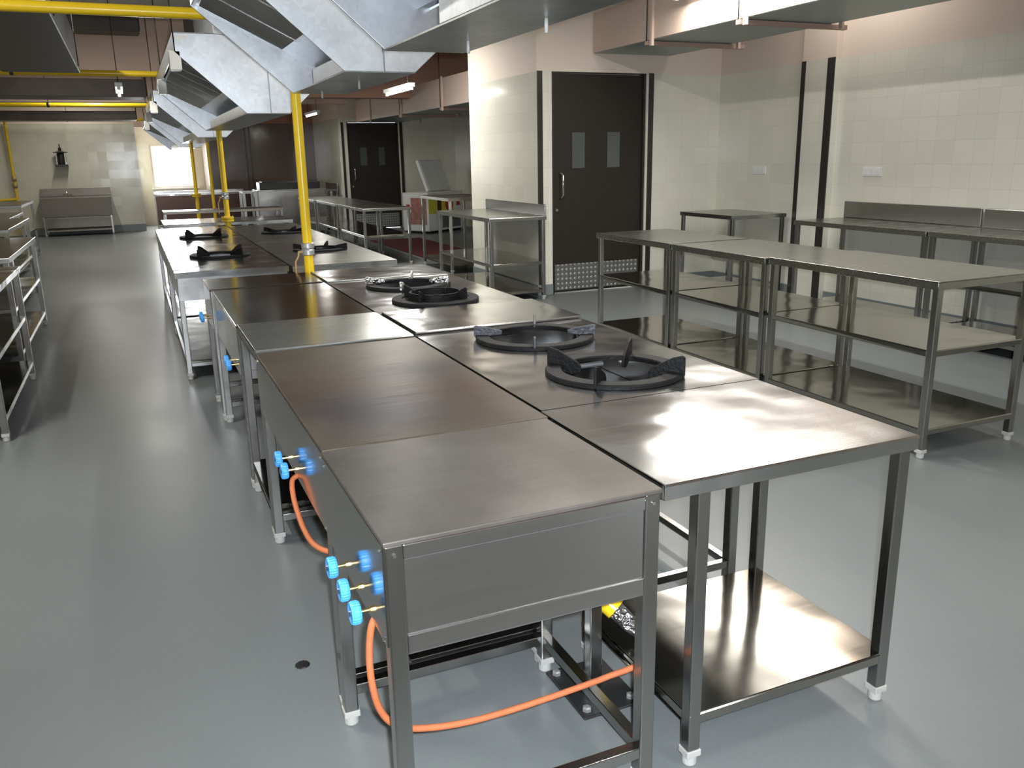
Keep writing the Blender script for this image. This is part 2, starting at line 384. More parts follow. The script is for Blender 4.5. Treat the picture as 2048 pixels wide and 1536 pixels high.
# ------------------------------------------------------------------ knobs, griddles, ranges
def knob(parent, x, y, z, r=.027, n=22):
    """blue gas tap wheel on a brass stem that leaves the panel towards -x"""
    st = MB().tube([(x+.004, y, z), (x-.035, y, z)], .0045, 10).tube([(x+.002, y, z), (x-.006, y, z)], .009, 8).build('stem', M['brass'], parent, smooth=True)
    mb = MB(); c = Vector((x-.040, y, z)); seg = n*4; rings = []
    for h, rr in ((-.009, .62), (-.011, .9), (-.006, 1), (.006, 1), (.011, .9), (.009, .55)):
        ring = []
        for k in range(seg):
            a = 2*math.pi*k/seg; q = r*rr*(1-(.04 if k % 4 in (0, 1) else 0)*(rr > .85))
            ring.append(mb.bm.verts.new(c+Vector((h, q*math.cos(a), q*math.sin(a)))))
        rings.append(ring)
    for A, B in zip(rings, rings[1:]):
        for k in range(seg): mb.bm.faces.new((A[k], A[(k+1) % seg], B[(k+1) % seg], B[k]))
    mb.bm.faces.new(rings[0][::-1]); mb.bm.faces.new(rings[-1])
    k = mb.build('knob', M['knob'], parent)
    MB().lathe([(.008, -.004), (.006, .003)], (c.x-.011, y, z), 'x', 12).build('knob_nut', M['chrome'], k)
    return k

def griddle(name, label, x0, x1, y0, y1, h, mat, knobs, body=.27, group=None, back_rail=True, front_rail=True, screws=True):
    cx, cy = (x0+x1)/2, (y0+y1)/2; t = thing(name, label, 'griddle', (cx, cy, 0), group)
    X0, X1, Y0, Y1 = x0-cx, x1-cx, y0-cy, y1-cy; s = .04
    MB().box(X0-.004, Y0-.006, h-.012, X1+.002, Y1-.001, h).build('griddle_plate', M[mat], t, .003)
    a = (X0+s/2, X1-s/2); b = (Y0+s/2, Y1-s/2)
    for x in a:
        for y in b: leg(t, x, y, h-.012, s)
    zb = h-body
    # end panels with a rounded frame, side panels folded in at the bottom
    for yy, sg in ((Y0+.008, 1), (Y1-.008, -1)):
        mb = MB(); mb.box(X0+s, yy-.003, zb, X1-s, yy+.003, h-.014)
        mb.box(X0+s, yy-.008, h-.05, X1-s, yy+.004, h-.014)
        mb.box(X0+s, yy-.008, zb-.002, X1-s, yy+.012, zb+.045)
        mb.build('end_panel', M['steel'], t, .005)
    MB().box(X0-.003, Y0+.012, zb+.02, X0+.002, Y1-.004, h-.014).prism([(X0-.003, Y0+.012, zb+.02), (X0+.002, Y0+.012, zb+.02), (X0+.05, Y0+.012, zb-.03), (X0+.045, Y0+.012, zb-.03)], (0, Y1-Y0-.016, 0))\
        .build('control_panel', M['steel_panel'], t, .001)
    MB().box(X1-.002, Y0+.012, zb+.02, X1+.002, Y1-.004, h-.014).build('rear_panel', M['steel_panel'], t)
    if screws:
        mb = MB()
        for z in (h-.03, zb+.03):
            mb.lathe([(.0055, 0), (.004, -.004)], (X0-.003, Y0+.03, z), 'x', 10)
        mb.lathe([(.0055, 0), (.004, -.004)], (X0+s/2, Y0, h-.035), 'y', 10); mb.lathe([(.0055, 0), (.004, -.004)], (X1-s/2, Y0, h-.035), 'y', 10)
        mb.lathe([(.0055, 0), (.004, -.004)], (X0-.003, Y1-.03, h-.03), 'x', 10)
        mb.build('screw', M['chrome'], t)
    q = .016
    if back_rail:
        MB().box(a[0], b[1]-q, .10, a[1], b[1]+q, .10+2*q).build('rail', M['steel_leg'], t, .003)
    if front_rail:
        MB().box(a[0]+s/2, b[0]-q, .10, a[1], b[0]+q, .10+2*q).build('rail', M['steel_leg'], t, .003)
    MB().box(a[1]-q, b[0], .10, a[1]+q, b[1], .10+2*q).build('rail', M['steel_leg'], t, .003)
    # gas manifold behind the taps
    if knobs:
        ys = [k-cy for k in knobs]
        MB().tube([(X0+.05, min(ys)-.08, zb+.05), (X0+.05, max(ys)+.08, zb+.05)], .014, 10).build('gas_manifold', M['pipe_grey'], t, smooth=True)
        for yk in ys: knob(t, X0-.003, yk, .622)
    return t

def plate_holes(x0, y0, x1, y1, z, holes, t=.004, lip=.042):
    mb = MB(); bm = mb.bm
    def loop(pts):
        v = [bm.verts.new(p) for p in pts]; return [bm.edges.new((v[i], v[(i+1) % len(v)])) for i in range(len(v))]
    ed = loop([(x0, y0, z), (x1, y0, z), (x1, y1, z), (x0, y1, z)])
    for cx, cy, r in holes:
        ed += loop([(cx+r*math.cos(2*math.pi*k/40), cy+r*math.sin(2*math.pi*k/40), z) for k in range(40)])
    bmesh.ops.triangle_fill(bm, use_beauty=True, edges=ed)
    r = bmesh.ops.extrude_face_region(bm, geom=list(bm.faces))
    bmesh.ops.translate(bm, verts=[g for g in r['geom'] if isinstance(g, bmesh.types.BMVert)], vec=(0, 0, -t))
    mb.box(x0, y0, z-lip, x1, y0+.012, z-t-.0005); mb.box(x0, y1-.012, z-lip, x1, y1, z-t-.0005)
    mb.box(x0, y0+.012, z-lip, x0+.012, y1-.012, z-t-.0005); mb.box(x1-.012, y0+.012, z-lip, x1, y1-.012, z-t-.0005)
    return mb

def pan_support(parent, cx, cy, z, r, a0, mat='iron', finmat=None, style=0):
    """cast-iron ring with four upright fins"""
    ri = r*.76
    o = MB().lathe([(ri, z), (r, z), (r, z+.013), (r-.004, z+.017), (ri+.004, z+.017), (ri, z+.013)], (cx, cy, 0), seg=56, close=True)
    if style == 1:
        o.lathe([(r*.55, z+.012), (r*.60, z+.012), (r*.60, z+.05), (r*.55, z+.05)], (cx, cy, 0), seg=40, close=True)
        o.lathe([(r*.58, z+.002), (r*.80, z+.002), (r*.80, z+.012), (r*.58, z+.012)], (cx, cy, 0), seg=40, close=True)
    ring = o.build('pan_support_ring', M[mat], parent, smooth=True)
    for k in range(4):
        a = R(a0+90*k); mb = MB(); w = .011
        if style == 1: prof = [(r*.52, z+.01), (r*.80, z+.01), (r*.80, z+.075), (r*.76, z+.078), (r*.52, z+.048)]
        elif style == 2: prof = [(r*.55, z+.018), (r*1.0, z+.004), (r*1.03, z+.014), (r*1.03, z+.055), (r*.98, z+.058), (r*.72, z+.046), (r*.55, z+.034)]
        else: prof = [(r*.50, z-.012), (r*.62, z-.02), (r*1.0, z-.0), (r*1.02, z+.006), (r*1.02, z+.070), (r*.98, z+.077), (r*.84, z+.068), (r*.55, z+.028), (r*.50, z+.012)]
        ca, sa = math.cos(a), math.sin(a)
        pts = [(cx+p*ca+w/2*sa, cy+p*sa-w/2*ca, h) for p, h in prof]
        mb.prism(pts, (-w*sa, w*ca, 0)).build('pan_support_fin', M[finmat or mat], ring, .003)
    return ring

def burner_range(name, label, x0, x1, y0, y1, h, burners, group=None, top='steel_top', shelf=False):
    cx, cy = (x0+x1)/2, (y0+y1)/2; t = thing(name, label, 'burner range', (cx, cy, 0), group)
    X0, X1, Y0, Y1 = x0-cx, x1-cx, y0-cy, y1-cy; s = .038
    plate_holes(X0, Y0, X1, Y1, h, [(b[0]-cx, b[1]-cy, b[2]*.80) for b in burners]).build('range_top', M[top], t)
    for x in (X0+.03, X1-.03):
        for y in (Y0+.07, Y1-.05): leg(t, x, y, h-.006, s)
    MB().box(X0+.012, Y0+.012, h-.21, X0+.016, Y1-.012, h-.042).box(X1-.016, Y0+.012, h-.21, X1-.012, Y1-.012, h-.042)\
        .box(X0+.016, Y0+.012, h-.21, X1-.016, Y0+.016, h-.042).box(X0+.016, Y1-.016, h-.21, X1-.016, Y1-.012, h-.042).build('apron', M['steel'], t, .001)
    MB().box(X0+.02, Y0+.02, h-.2, X1-.02, Y1-.02, h-.195).build('drip_tray', M['plate_dark'], t)
    q = .014
    for y in (Y0+.07, Y1-.05): MB().box(X0+.03, y-q, .10, X1-.03, y+q, .128).build('rail', M['steel_leg'], t, .002)
    for x in (X0+.03, X1-.03): MB().box(x-q, Y0+.07, .10, x+q, Y1-.05, .128).build('rail', M['steel_leg'], t, .002)
    if shelf: sheet(X0+.045, Y0+.045, X1-.045, Y1-.045, .15, .02).build('shelf', M['steel_shelf'], t, .002)
    for bx, by, r, a0, st, mat, fm in burners:
        bx -= cx; by -= cy
        pan_support(t, bx, by, h+.001, r, a0, mat, fm, st)
        hd = MB().lathe([(.0, h-.19), (.05, h-.19), (.055, h-.12), (.075, h-.11), (.078, h-.085), (.06, h-.075), (.055, h-.09), (.0, h-.09)], (bx, by, 0), seg=28).build('burner_head', M['plate_dark'], t, smooth=True)
        MB().tube([(bx+.055, by, h-.15), (X1-.06 if bx > X1-.4 else bx+.2, by, h-.15)], .012, 10).build('burner_pipe', M['pipe_grey'], hd, smooth=True)
    return t

# ------------------------------------------------------------------ room shell
ZC = 3.6
struct('floor', MB().box(-4.2, -4.2, -.1, 9.2, 26.6, 0), M['floor'])
struct('ceiling', MB().box(-4.2, -4.2, ZC, 9.2, 26.6, ZC+.15), M['ceiling'])
struct('wall_right', MB().box(6.75, -4.0, 0, 6.9, 9.0, ZC).box(6.67, 7.03, 0, 6.7501, 7.50, ZC), M['wall'])
struct('wall_right_bay', MB().box(7.3, 11.1, 0, 7.45, 20, ZC), M['wall'])
# the store room that juts in on the right: its end wall with the door, its side wall, its far wall
struct('wall_store', MB().box(4.27, 9.0, 0, 4.455, 9.16, ZC).box(5.70, 9.0, 0, 6.75, 9.16, ZC).box(4.455, 9.0, 2.502, 5.70, 9.16, ZC)
       .box(4.27, 9.16, 0, 4.42, 11.1, ZC).box(4.42, 10.95, 0, 7.45, 11.1, ZC), M['wall'])
struct('wall_second_store', MB().box(4.5, 20.0, 0, 4.69, 20.16, ZC).box(5.90, 20.0, 0, 7.45, 20.16, ZC).box(4.69, 20.0, 2.42, 5.90, 20.16, ZC)
       .box(4.5, 20.16, 0, 4.65, 22.9, ZC), M['wall'])
struct('wall_left', MB().box(-3.4, -4.0, 0, -3.25, 22.9, ZC), M['wall_far'])
struct('wall_far', MB().box(-3.4, 22.9, 0, .27, 23.05, ZC).box(.12, 23.05, 0, .27, 24.9, ZC), M['wall_far'])
# bay beyond the far opening: wall with the bright window
WX0, WX1, WZ0, WZ1 = .60, 1.68, .95, 2.06
struct('wall_far_bay', MB().box(.27, 24.9, 0, WX0, 25.05, ZC).box(WX1, 24.9, 0, 1.9, 25.05, ZC).box(WX0, 24.9, 0, WX1, 25.05, WZ0)
       .box(WX0, 24.9, WZ1, WX1, 25.05, ZC), M['wall_far'])
struct('wall_far_right', MB().box(1.9, 22.9, 0, 4.65, 23.05, ZC).box(1.9, 23.05, 0, 2.05, 24.9, ZC), M['wall_brown'])
struct('wall_lintel', MB().box(.27, 22.9, 2.42, 1.9, 23.05, ZC), M['paint'])
w = MB()
for x in (WX0, WX1-.05): w.box(x, 24.93, WZ0, x+.05, 24.99, WZ1)
for z in (WZ0, WZ1-.05): w.box(WX0+.05, 24.93, z, WX1-.05, 24.99, z+.05)
win = tag(w.build('window_1', M['white_plastic']), kind='structure')
MB().box(WX0+.05, 24.955, WZ0+.05, WX1-.05, 24.963, WZ1-.05).build('window_pane', M['glass'], win)
MB().box(WX0-.05, 24.80, WZ0-.03, WX1+.05, 24.93, WZ0).build('window_sill', M['white_plastic'], win)
# wall behind the photographer with two windows
bw = [(-.6, .1), (.5, 1.2), (4.2, 5.0)]
mb = MB(); x = -3.4
for a, b in bw:
    mb.box(x, -4.15, 0, a, -4.0, ZC); mb.box(a, -4.15, 0, b, -4.0, .95); mb.box(a, -4.15, 1.7, b, -4.0, ZC); x = b
mb.box(x, -4.15, 0, 6.9, -4.0, ZC); struct('wall_back', mb, M['wall_brown'])
for i, (a, b) in enumerate(bw):
    w = MB()
    for x in (a, (a+b)/2-.02, b-.05): w.box(x, -4.1, .95, x+.05, -4.04, 1.7)
    for z in (.95, 1.65): w.box(a, -4.1, z, b, -4.04, z+.05)
    wi = tag(w.build('window_%d' % (i+2), M['white_plastic']), kind='structure')
    MB().box(a+.05, -4.075, 1.0, b-.05, -4.068, 1.65).build('window_pane', M['glass'], wi)
# skirtings
def skirt(name, x0, y0, x1, y1, h=.13): struct(name, MB().box(x0, y0, 0, x1, y1, h), M['skirt'], bevel=.006)
skirt('baseboard_store_end', 4.262, 8.985, 4.455, 9.0); skirt('baseboard_store_end_right', 5.79, 8.985, 6.75, 9.0)
skirt('baseboard_store_side', 4.255, 8.985, 4.27, 11.1); skirt('baseboard_right', 6.735, -4, 6.75, 7.03); skirt('baseboard_right_corner', 6.735, 7.50, 6.75, 8.985)
skirt('baseboard_far', -3.25, 22.885, .27, 22.9, .17); skirt('baseboard_second_store', 5.95, 19.985, 7.3, 20)
skirt('baseboard_left', -3.25, -4, -3.235, 22.88)
# black granite corner strips
TZ = 2.505
for i, a in enumerate(((4.272, 8.988, 4.335, 9.002), (5.725, 8.988, 5.79, 9.002), (6.660, 7.445, 6.672, 7.502), (6.660, 7.028, 6.672, 7.125))):
    struct('trim_%d' % (i+1), MB().box(a[0], a[1], 0, a[2], a[3], TZ), M['granite'])
struct('trim_5', MB().box(4.555, 19.985, 0, 4.61, 20.002, 2.41), M['granite'])
struct('trim_6', MB().box(5.93, 19.985, 0, 6.0, 20.002, 2.41), M['granite'])
struct('trim_7', MB().box(2.77, 22.885, 0, 2.81, 22.902, 2.5), M['granite'])
struct('trim_8', MB().box(2.88, 22.885, 0, 2.92, 22.902, 2.5), M['granite'])
struct('trim_9', MB().box(7.285, 18.2, 0, 7.302, 18.3, 2.5).box(7.285, 17.4, 0, 7.302, 17.52, 2.5), M['granite'])
# downstand beams
struct('ceiling_beam_middle', MB().box(-3.25, 14.0, 2.86, 1.0, 14.35, ZC), M['paint'])
struct('ceiling_beam_far', MB().box(-3.25, 19.0, 2.75, 4.5, 19.3, ZC), M['paint'])
struct('ceiling_beam_bay', MB().box(1.9, 15.2, 2.62, 7.3, 15.5, ZC), simple('brown_beam_paint', (.42, .24, .17), .7))  # brown is the bay's pink upper paint with shade put into the colour

# doors
def door(name, x0, x1, y, zt, panes, full=True):
    d = MB().box(x0, y+.05, .012, x1, y+.095, zt-.004).build(name, M['door'], None, .002); tag(d, kind='structure')
    MB().box(x0-.03, y+.02, 0, x0, y+.12, zt).box(x1, y+.02, 0, x1+.03, y+.12, zt).box(x0-.03, y+.02, zt, x1+.03, y+.12, zt+.03).build('door_frame', M['doorframe'], d)
    MB().box(x0+.02, y+.04, .04, x1-.03, y+.05, .345).build('kick_plate', M['tread'], d)
    for a, b in panes:
        MB().box(a, y+.043, 1.45, b, y+.052, 1.85).build('vision_panel', M['vision'], d)
    hx = x0+.09
    MB().tube([(hx, y+.05, 1.40), (hx, y+.0, 1.40), (hx+.012, y-.02, 1.375), (hx+.012, y-.02, 1.15), (hx, y+.0, 1.125), (hx, y+.05, 1.125)], .011, 10).build('door_handle', M['chrome'], d, smooth=True)
    MB().lathe([(.018, 0), (.018, -.012)], (x0+.05, y+.05, .98), 'y', 16).build('door_lock', M['chrome'], d)
door('door_1', 4.485, 5.67, 9.0, 2.49, ((4.735, 4.90), (5.20, 5.37)))
door('door_2', 4.72, 5.87, 20.0, 2.405, ((4.98, 5.14), (5.42, 5.56)))

# ------------------------------------------------------------------ near island
H = .84
griddle('griddle', 'nearest griddle with plain brownish plate, three blue taps and orange hose', .39, 1.06, 1.575, 2.195, H, 'griddle_a', (1.705, 1.818, 1.945), group='griddles with blue taps')
griddle('griddle', 'griddle with burnt brown and purple heat stain behind the nearest griddle', .395, 1.07, 2.208, 3.535, H, 'griddle_b', (2.69, 2.815), group='griddles with blue taps', back_rail=True, front_rail=True)
table('work_table', 'narrow grey work table between the heat stained griddle and the dark griddle', 'table', .392, 1.07, 3.545, 4.19, H+.008, (.16,), group='cooking island spacer tables', top='steel_dull', inset=.004)
griddle('griddle', 'dark griddle past the grey spacer table, yellow pipe mirrored in its plate', .39, 1.07, 4.20, 5.47, H, 'griddle_c', (4.33, 4.44), group='griddles with blue taps', screws=False)
griddle('griddle', 'last short griddle at the far end of the near island', .375, 1.065, 5.48, 6.0, H+.005, 'griddle_c', (5.78, 5.88), group='griddles with blue taps', screws=False)

table('work_table', 'shiny front work table with one low shelf, right of the nearest griddle', 'table', 1.078, 1.905, 1.585, 2.265, H, (.165,), group='cooking island spacer tables', lx0=1.185, ly1=2.195)
burner_range('burner_range', 'two-ring burner range behind the shiny front work table', 1.085, 1.92, 2.275, 3.565, H-.002,
    [(1.525, 2.585, .25, 45, 0, 'iron', None), (1.525, 3.26, .255, 65, 2, 'iron', 'iron_worn')], group='burner ranges')
table('work_table', 'spacer work table with a bright front edge between the two ring ranges', 'table', 1.09, 1.925, 3.578, 4.15, H+.012, (.16,), group='cooking island spacer tables')
burner_range('burner_range', 'two-ring range of the near island next to the yellow pipe, one ring raised', 1.085, 1.915, 4.16, 5.44, H-.002,
    [(1.475, 4.44, .24, 45, 1, 'iron', None), (1.50, 5.06, .25, 65, 2, 'iron', 'foil')], group='burner ranges')
table('work_table', 'spacer work table at the far end of the near island beside the yellow pipe', 'table', 1.09, 1.905, 5.455, 6.02, H+.006, (.16,), group='cooking island spacer tables')

# second island: four single-ring ranges, two by two
burner_range('burner_range', 'front left single-ring range of the second island', .225, 1.045, 6.66, 8.72, H-.02, [(.645, 7.72, .25, 40, 0, 'iron', None)], 'burner ranges', 'steel_top', True)
burner_range('burner_range', 'rear left single-ring range of the second island', .225, 1.045, 8.735, 11.3, H-.02, [(.67, 9.78, .25, 40, 0, 'iron', None)], 'burner ranges', 'steel_top', True)
burner_range('burner_range', 'front right single-ring range of the second island behind the yellow pipe', 1.065, 1.885, 6.60, 8.72, H-.02, [(1.50, 7.72, .24, 62, 2, 'iron', None)], 'burner ranges', 'steel_dull', True)
burner_range('burner_range', 'rear right single-ring range of the second island', 1.065, 1.885, 8.735, 11.3, H-.02, [(1.53, 9.85, .25, 50, 2, 'iron', None)], 'burner ranges', 'steel_dull', True)
# third island and far counter
table('work_table', 'work table beyond the second island with daylight on its top', 'table', .36, 2.05, 12.35, 13.4, .80, (.15,), group='tables of the far island')
table('work_table', 'open work table in front of the far window counter', 'table', .45, 2.35, 15.0, 15.6, .83, (.45,), group='tables of the far island', top='steel_aged', shelf='steel_aged')
fc = table('counter', 'dark-fronted counter under the bright far window', 'counter', .52, 2.62, 22.2, 22.85, .875, (.14, .38))
MB().box(-1.03, -.335, .16, 1.03, -.315, .83).build('front_panel', simple('dark_reddish_panel', (.10, .055, .045), .25, .5), fc)  # panel colour carries a painted reddish reflection
MB().box(-1.05, .27, .875, 1.05, .29, .93).build('backsplash', M['steel'], fc)
# stainless cabinet with a dark hob at the far right of the aisle
t = thing('steel_cabinet', 'large plain stainless cabinet in front of the dark far wall', 'cabinet', (3.16, 19.4, 0))
MB().box(-.68, -.4, .1, .73, .4, .98).build('cabinet_body', M['steel'], t, .006)
MB().box(-.70, -.42, .98, .75, .42, 1.0).build('cabinet_top', M['steel_top'], t, .002)
for x in (-.64, .69):
    for y in (-.36, .36): MB().box(x-.02, y-.02, 0, x+.02, y+.02, .1).build('leg', M['steel_leg'], t)
for x in (.05, .16): MB().lathe([(.025, 0), (.02, -.03)], (x, -.4, .85), 'y', 14).build('cabinet_knob', M['chrome'], t)
MB().tube([(.17, -.4, .42), (.17, -.44, .42), (.17, -.44, .22), (.17, -.4, .22)], .01, 8).build('cabinet_handle', M['chrome'], t)
t = thing('griddle_box', 'long black box lying on the large stainless cabinet', 'hob', (3.2, 19.4, 1.0))
MB().box(-.66, -.25, 0, .62, .25, .15).build('black_box', M['black'], t, .01)
MB().box(-.6, -.2, .15, .56, .2, .165).build('hot_plate', M['plate_dark'], t, .004)
# white frame stand
t = thing('frame_stand', 'white metal open frame stand left of the large stainless cabinet', 'stand', (2.30, 19.25, 0))
for x in (-.12, .12):
    for y in (-.3, .3): MB().box(x-.025, y-.025, 0, x+.025, y+.025, .98).build('leg', M['white'], t)
for z in (.96, .62, .12):
    MB().box(-.12, -.32, z-.02, .12, -.28, z+.02).box(-.12, .28, z-.02, .12, .32, z+.02).box(-.14, -.3, z-.02, -.1, .3, z+.02).box(.1, -.3, z-.02, .14, .3, z+.02).build('rail', M['white'], t)

# ------------------------------------------------------------------ right-hand tables
RG = 'stainless three-level tables in the right-hand row'
table('shelf_table', 'nearest three-level shelf table of the right-hand row', 'table', 3.665, 4.40, 3.03, 4.315, .95, (.59, .165), group=RG, top='steel_dull')
table('shelf_table', 'middle three-level shelf table of the right-hand row', 'table', 3.655, 4.40, 4.33, 5.39, .942, (.585, .165), group=RG, top='steel_dull')
table('shelf_table', 'farthest three-level shelf table of the row, in front of the door', 'table', 3.65, 4.39, 5.40, 6.52, .945, (.585, .165), group=RG, top='steel_dull')
WG = 'tables along the right wall'
table('wall_table', 'right wall table with a backsplash nearest the camera', 'table', 6.04, 6.70, 3.55, 5.165, .93, (.54, .12), splash=('r', .165), group=WG, top='steel_dull')
table('wall_table', 'right wall table with a full backsplash between two black strips and next table', 'table', 6.04, 6.70, 5.18, 6.77, .93, (.12,), splash=('r', .165), group=WG, top='steel_dull')
table('wall_table', 'plain open table in the tiled corner right of the dark door', 'table', 5.93, 6.67, 7.60, 8.58, .93, (.12,), group=WG, top='steel_dull')
bx = table('splash_table', 'three-level table with backsplash against the side wall left of the dark door', 'table', 3.55, 4.245, 8.72, 10.5, .945, (.44, .12), splash=('r', .125), top='steel_dull')
table('open_table', 'plain dark table standing by the chest freezer', 'table', 4.02, 4.75, 11.35, 12.65, 1.05, (.15,), top='steel_aged', shelf='steel_aged')
FG = 'three-level tables left of the red mat'
table('shelf_table', 'front shelf table left of the red mat', 'table', 3.16, 3.92, 12.8, 14.5, .875, (.47,), group=FG, top='steel_dull')
table('shelf_table', 'middle shelf table of the row left of the red mat', 'table', 3.13, 3.88, 14.52, 16.2, .875, (.47,), group=FG, top='steel_dull')
table('shelf_table', 'rear shelf table of the row left of the red mat', 'table', 3.10, 3.86, 16.22, 17.9, .875, (.47,), group=FG, top='steel_dull')
table('splash_table', 'shelf table with backsplash against the wall left of the second dark door', 'table', 3.85, 4.47, 20.3, 21.6, .93, (.6, .14), splash=('r', .13), top='steel_dull')

# left-hand tables
LG = 'stainless tables along the left of the aisle'
table('aisle_table', 'nearest left aisle table, cut by the photo edge', 'table', -1.62, -.825, 5.64, 7.35, .87, (.50, .15), group=LG)
table('aisle_table', 'second table from the camera in the left aisle row', 'table', -1.72, -.93, 7.70, 9.9, .90, (.5, .15), group=LG, top='steel_dull')
table('aisle_table', 'third table from the camera in the left aisle row', 'table', -2.0, -1.22, 10.45, 12.6, .95, (.5, .15), group=LG, top='steel_dull')
table('aisle_table', 'fourth left aisle table, in front of the farthest one', 'table', -2.3, -1.55, 13.3, 15.3, .90, (.5, .15), group=LG, top='steel_dull')
table('aisle_table', 'farthest left aisle table, nearest the sink unit', 'table', -2.45, -1.62, 15.9, 17.9, .98, (.5, .15), splash=None, group=LG, top='steel_dull')

# sink unit on the far wall
t = thing('sink_unit', 'stainless sink bench against the far tiled wall', 'sink', (-1.16, 22.55, 0))
sheet(-.74, -.3, .74, .3, .885, .035).build('bench_top', M['steel_aged'], t)
MB().box(-.74, .28, .885, .74, .3, 1.06).build('backsplash', M['steel_aged'], t, .004)
MB().box(-.72, -.29, .44, .72, -.27, .85).box(-.72, -.27, .46, -.70, .28, .85).box(.70, -.27, .46, .72, .28, .85).build('bowl_apron', simple('dull_steel_panel', (.16, .14, .115), .4, .6), t)
for z in (.43, .14): sheet(-.71, -.28, .71, .28, z, .03).build('shelf', M['steel_aged'], t)
MB().box(-.70, .2, .16, .70, .22, .40).build('rear_panel', M['steel_aged'], t)
for x in (-.70, .70):
    for y in (-.27, .27): leg(t, x, y, .86)
f = MB().tube([(-.18, .25, .885), (-.18, .25, .97), (-.18, .22, .99), (-.18, .1, .985), (-.18, .08, .95)], .014, 10).build('faucet', M['chrome'], t, smooth=True)
for x in (-.25, -.11): MB().tube([(x, .25, .885), (x, .25, .93)], .02, 10).tube([(x-.03, .25, .94), (x+.03, .25, .94)], .009, 8).build('tap_handle', M['chrome'], f, smooth=True)
# wall fixture
t = thing('wall_lantern', 'small dark lantern-like fixture on a bracket on the far tiled wall', 'wall fixture', (-1.36, 22.9, 1.55))
MB().box(-.13, -.26, .0, .13, 0, .05).build('bracket', M['plate_dark'], t, .004)
MB().lathe([(.075, .05), (.08, .08), (.08, .29), (.07, .31)], (0, -.13, 0), seg=20).build('glass_body', M['black'], t, smooth=True)
for x in (-.09, .09): MB().box(x-.01, -.2, .05, x+.01, -.18, .31).build('frame_bar', M['chrome'], t)
c = MB().lathe([(.15, .31), (.15, .325), (.07, .345), (.03, .36), (.035, .39), (.03, .42), (.012, .43), (.01, .5), (0, .52)], (0, -.13, 0), seg=4).build('cap', M['plate_dark'], t)

# ------------------------------------------------------------------ freezer and mat
t = thing('chest_freezer', 'white chest freezer with food posters and its lid up', 'freezer', (6.16, 18.42, 0))
t.rotation_euler = (0, 0, R(33))
MB().box(-.62, -.36, .05, .62, .36, .84).build('cabinet_body', M['white'], t, .015)
for x in (-.55, .55): MB().box(x-.04, -.3, 0, x+.04, .3, .05).build('foot', M['black'], t)
MB().box(-.62, -.36, .84, .62, .36, .87).build('rim', M['white_plastic'], t, .006)
l = MB().box(-.40, -.05, 0, .40, .03, .72).build('lid', M['white'], t, .01); l.location = (.26, .05, .87); l.rotation_euler = (R(-22), 0, 0)
MB().box(-.37, -.062, .03, -.01, -.05, .69).box(.01, -.062, .03, .37, -.05, .69).build('lid_lining', M['lid'], l, .004)
MB().box(-.62, -.366, .42, -.16+.42, -.361, .78).build('poster', M['yellow_print'], t)
p = MB().lathe([(.14, -.008), (.14, -.004)], (.1, -.361, .60), 'y', 20).build('poster', M['red_print'], t)
MB().box(-.32, -.369, .42, -.18, -.365, .70).build('poster', M['dark_print'], t)
MB().box(.30, -.366, .48, .56, -.361, .74).build('logo_label', M['white_plastic'], t)
MB().lathe([(.06, -.007), (.06, -.003)], (.43, -.363, .63), 'y', 16).build('logo', M['red_print'], t)
MB().box(.36, -.37, .56, .50, -.367, .60).build('logo', M['red_print'], t)
MB().box(-.15, -.368, .1, .5, -.36, .36).build('vent_grille', simple('grey_vent', (.14, .16, .16), .5), t)
MB().box(-.627, -.30, .2, -.621, .22, .76).build('poster', M['pink_print'], t)
MB().box(-.631, .12, .45, -.626, .28, .78).build('logo_label', M['white_plastic'], t)
MB().box(-.634, .15, .55, -.630, .25, .62).build('logo', M['red_print'], t)
tag(MB().box(4.32, 12.72, .001, 4.95, 17.0, .012).box(4.95, 13.5, .001, 5.35, 17.0, .012).build('rubber_mat', M['rug']), 'dark red rubber mat on the floor before the chest freezer', 'mat')

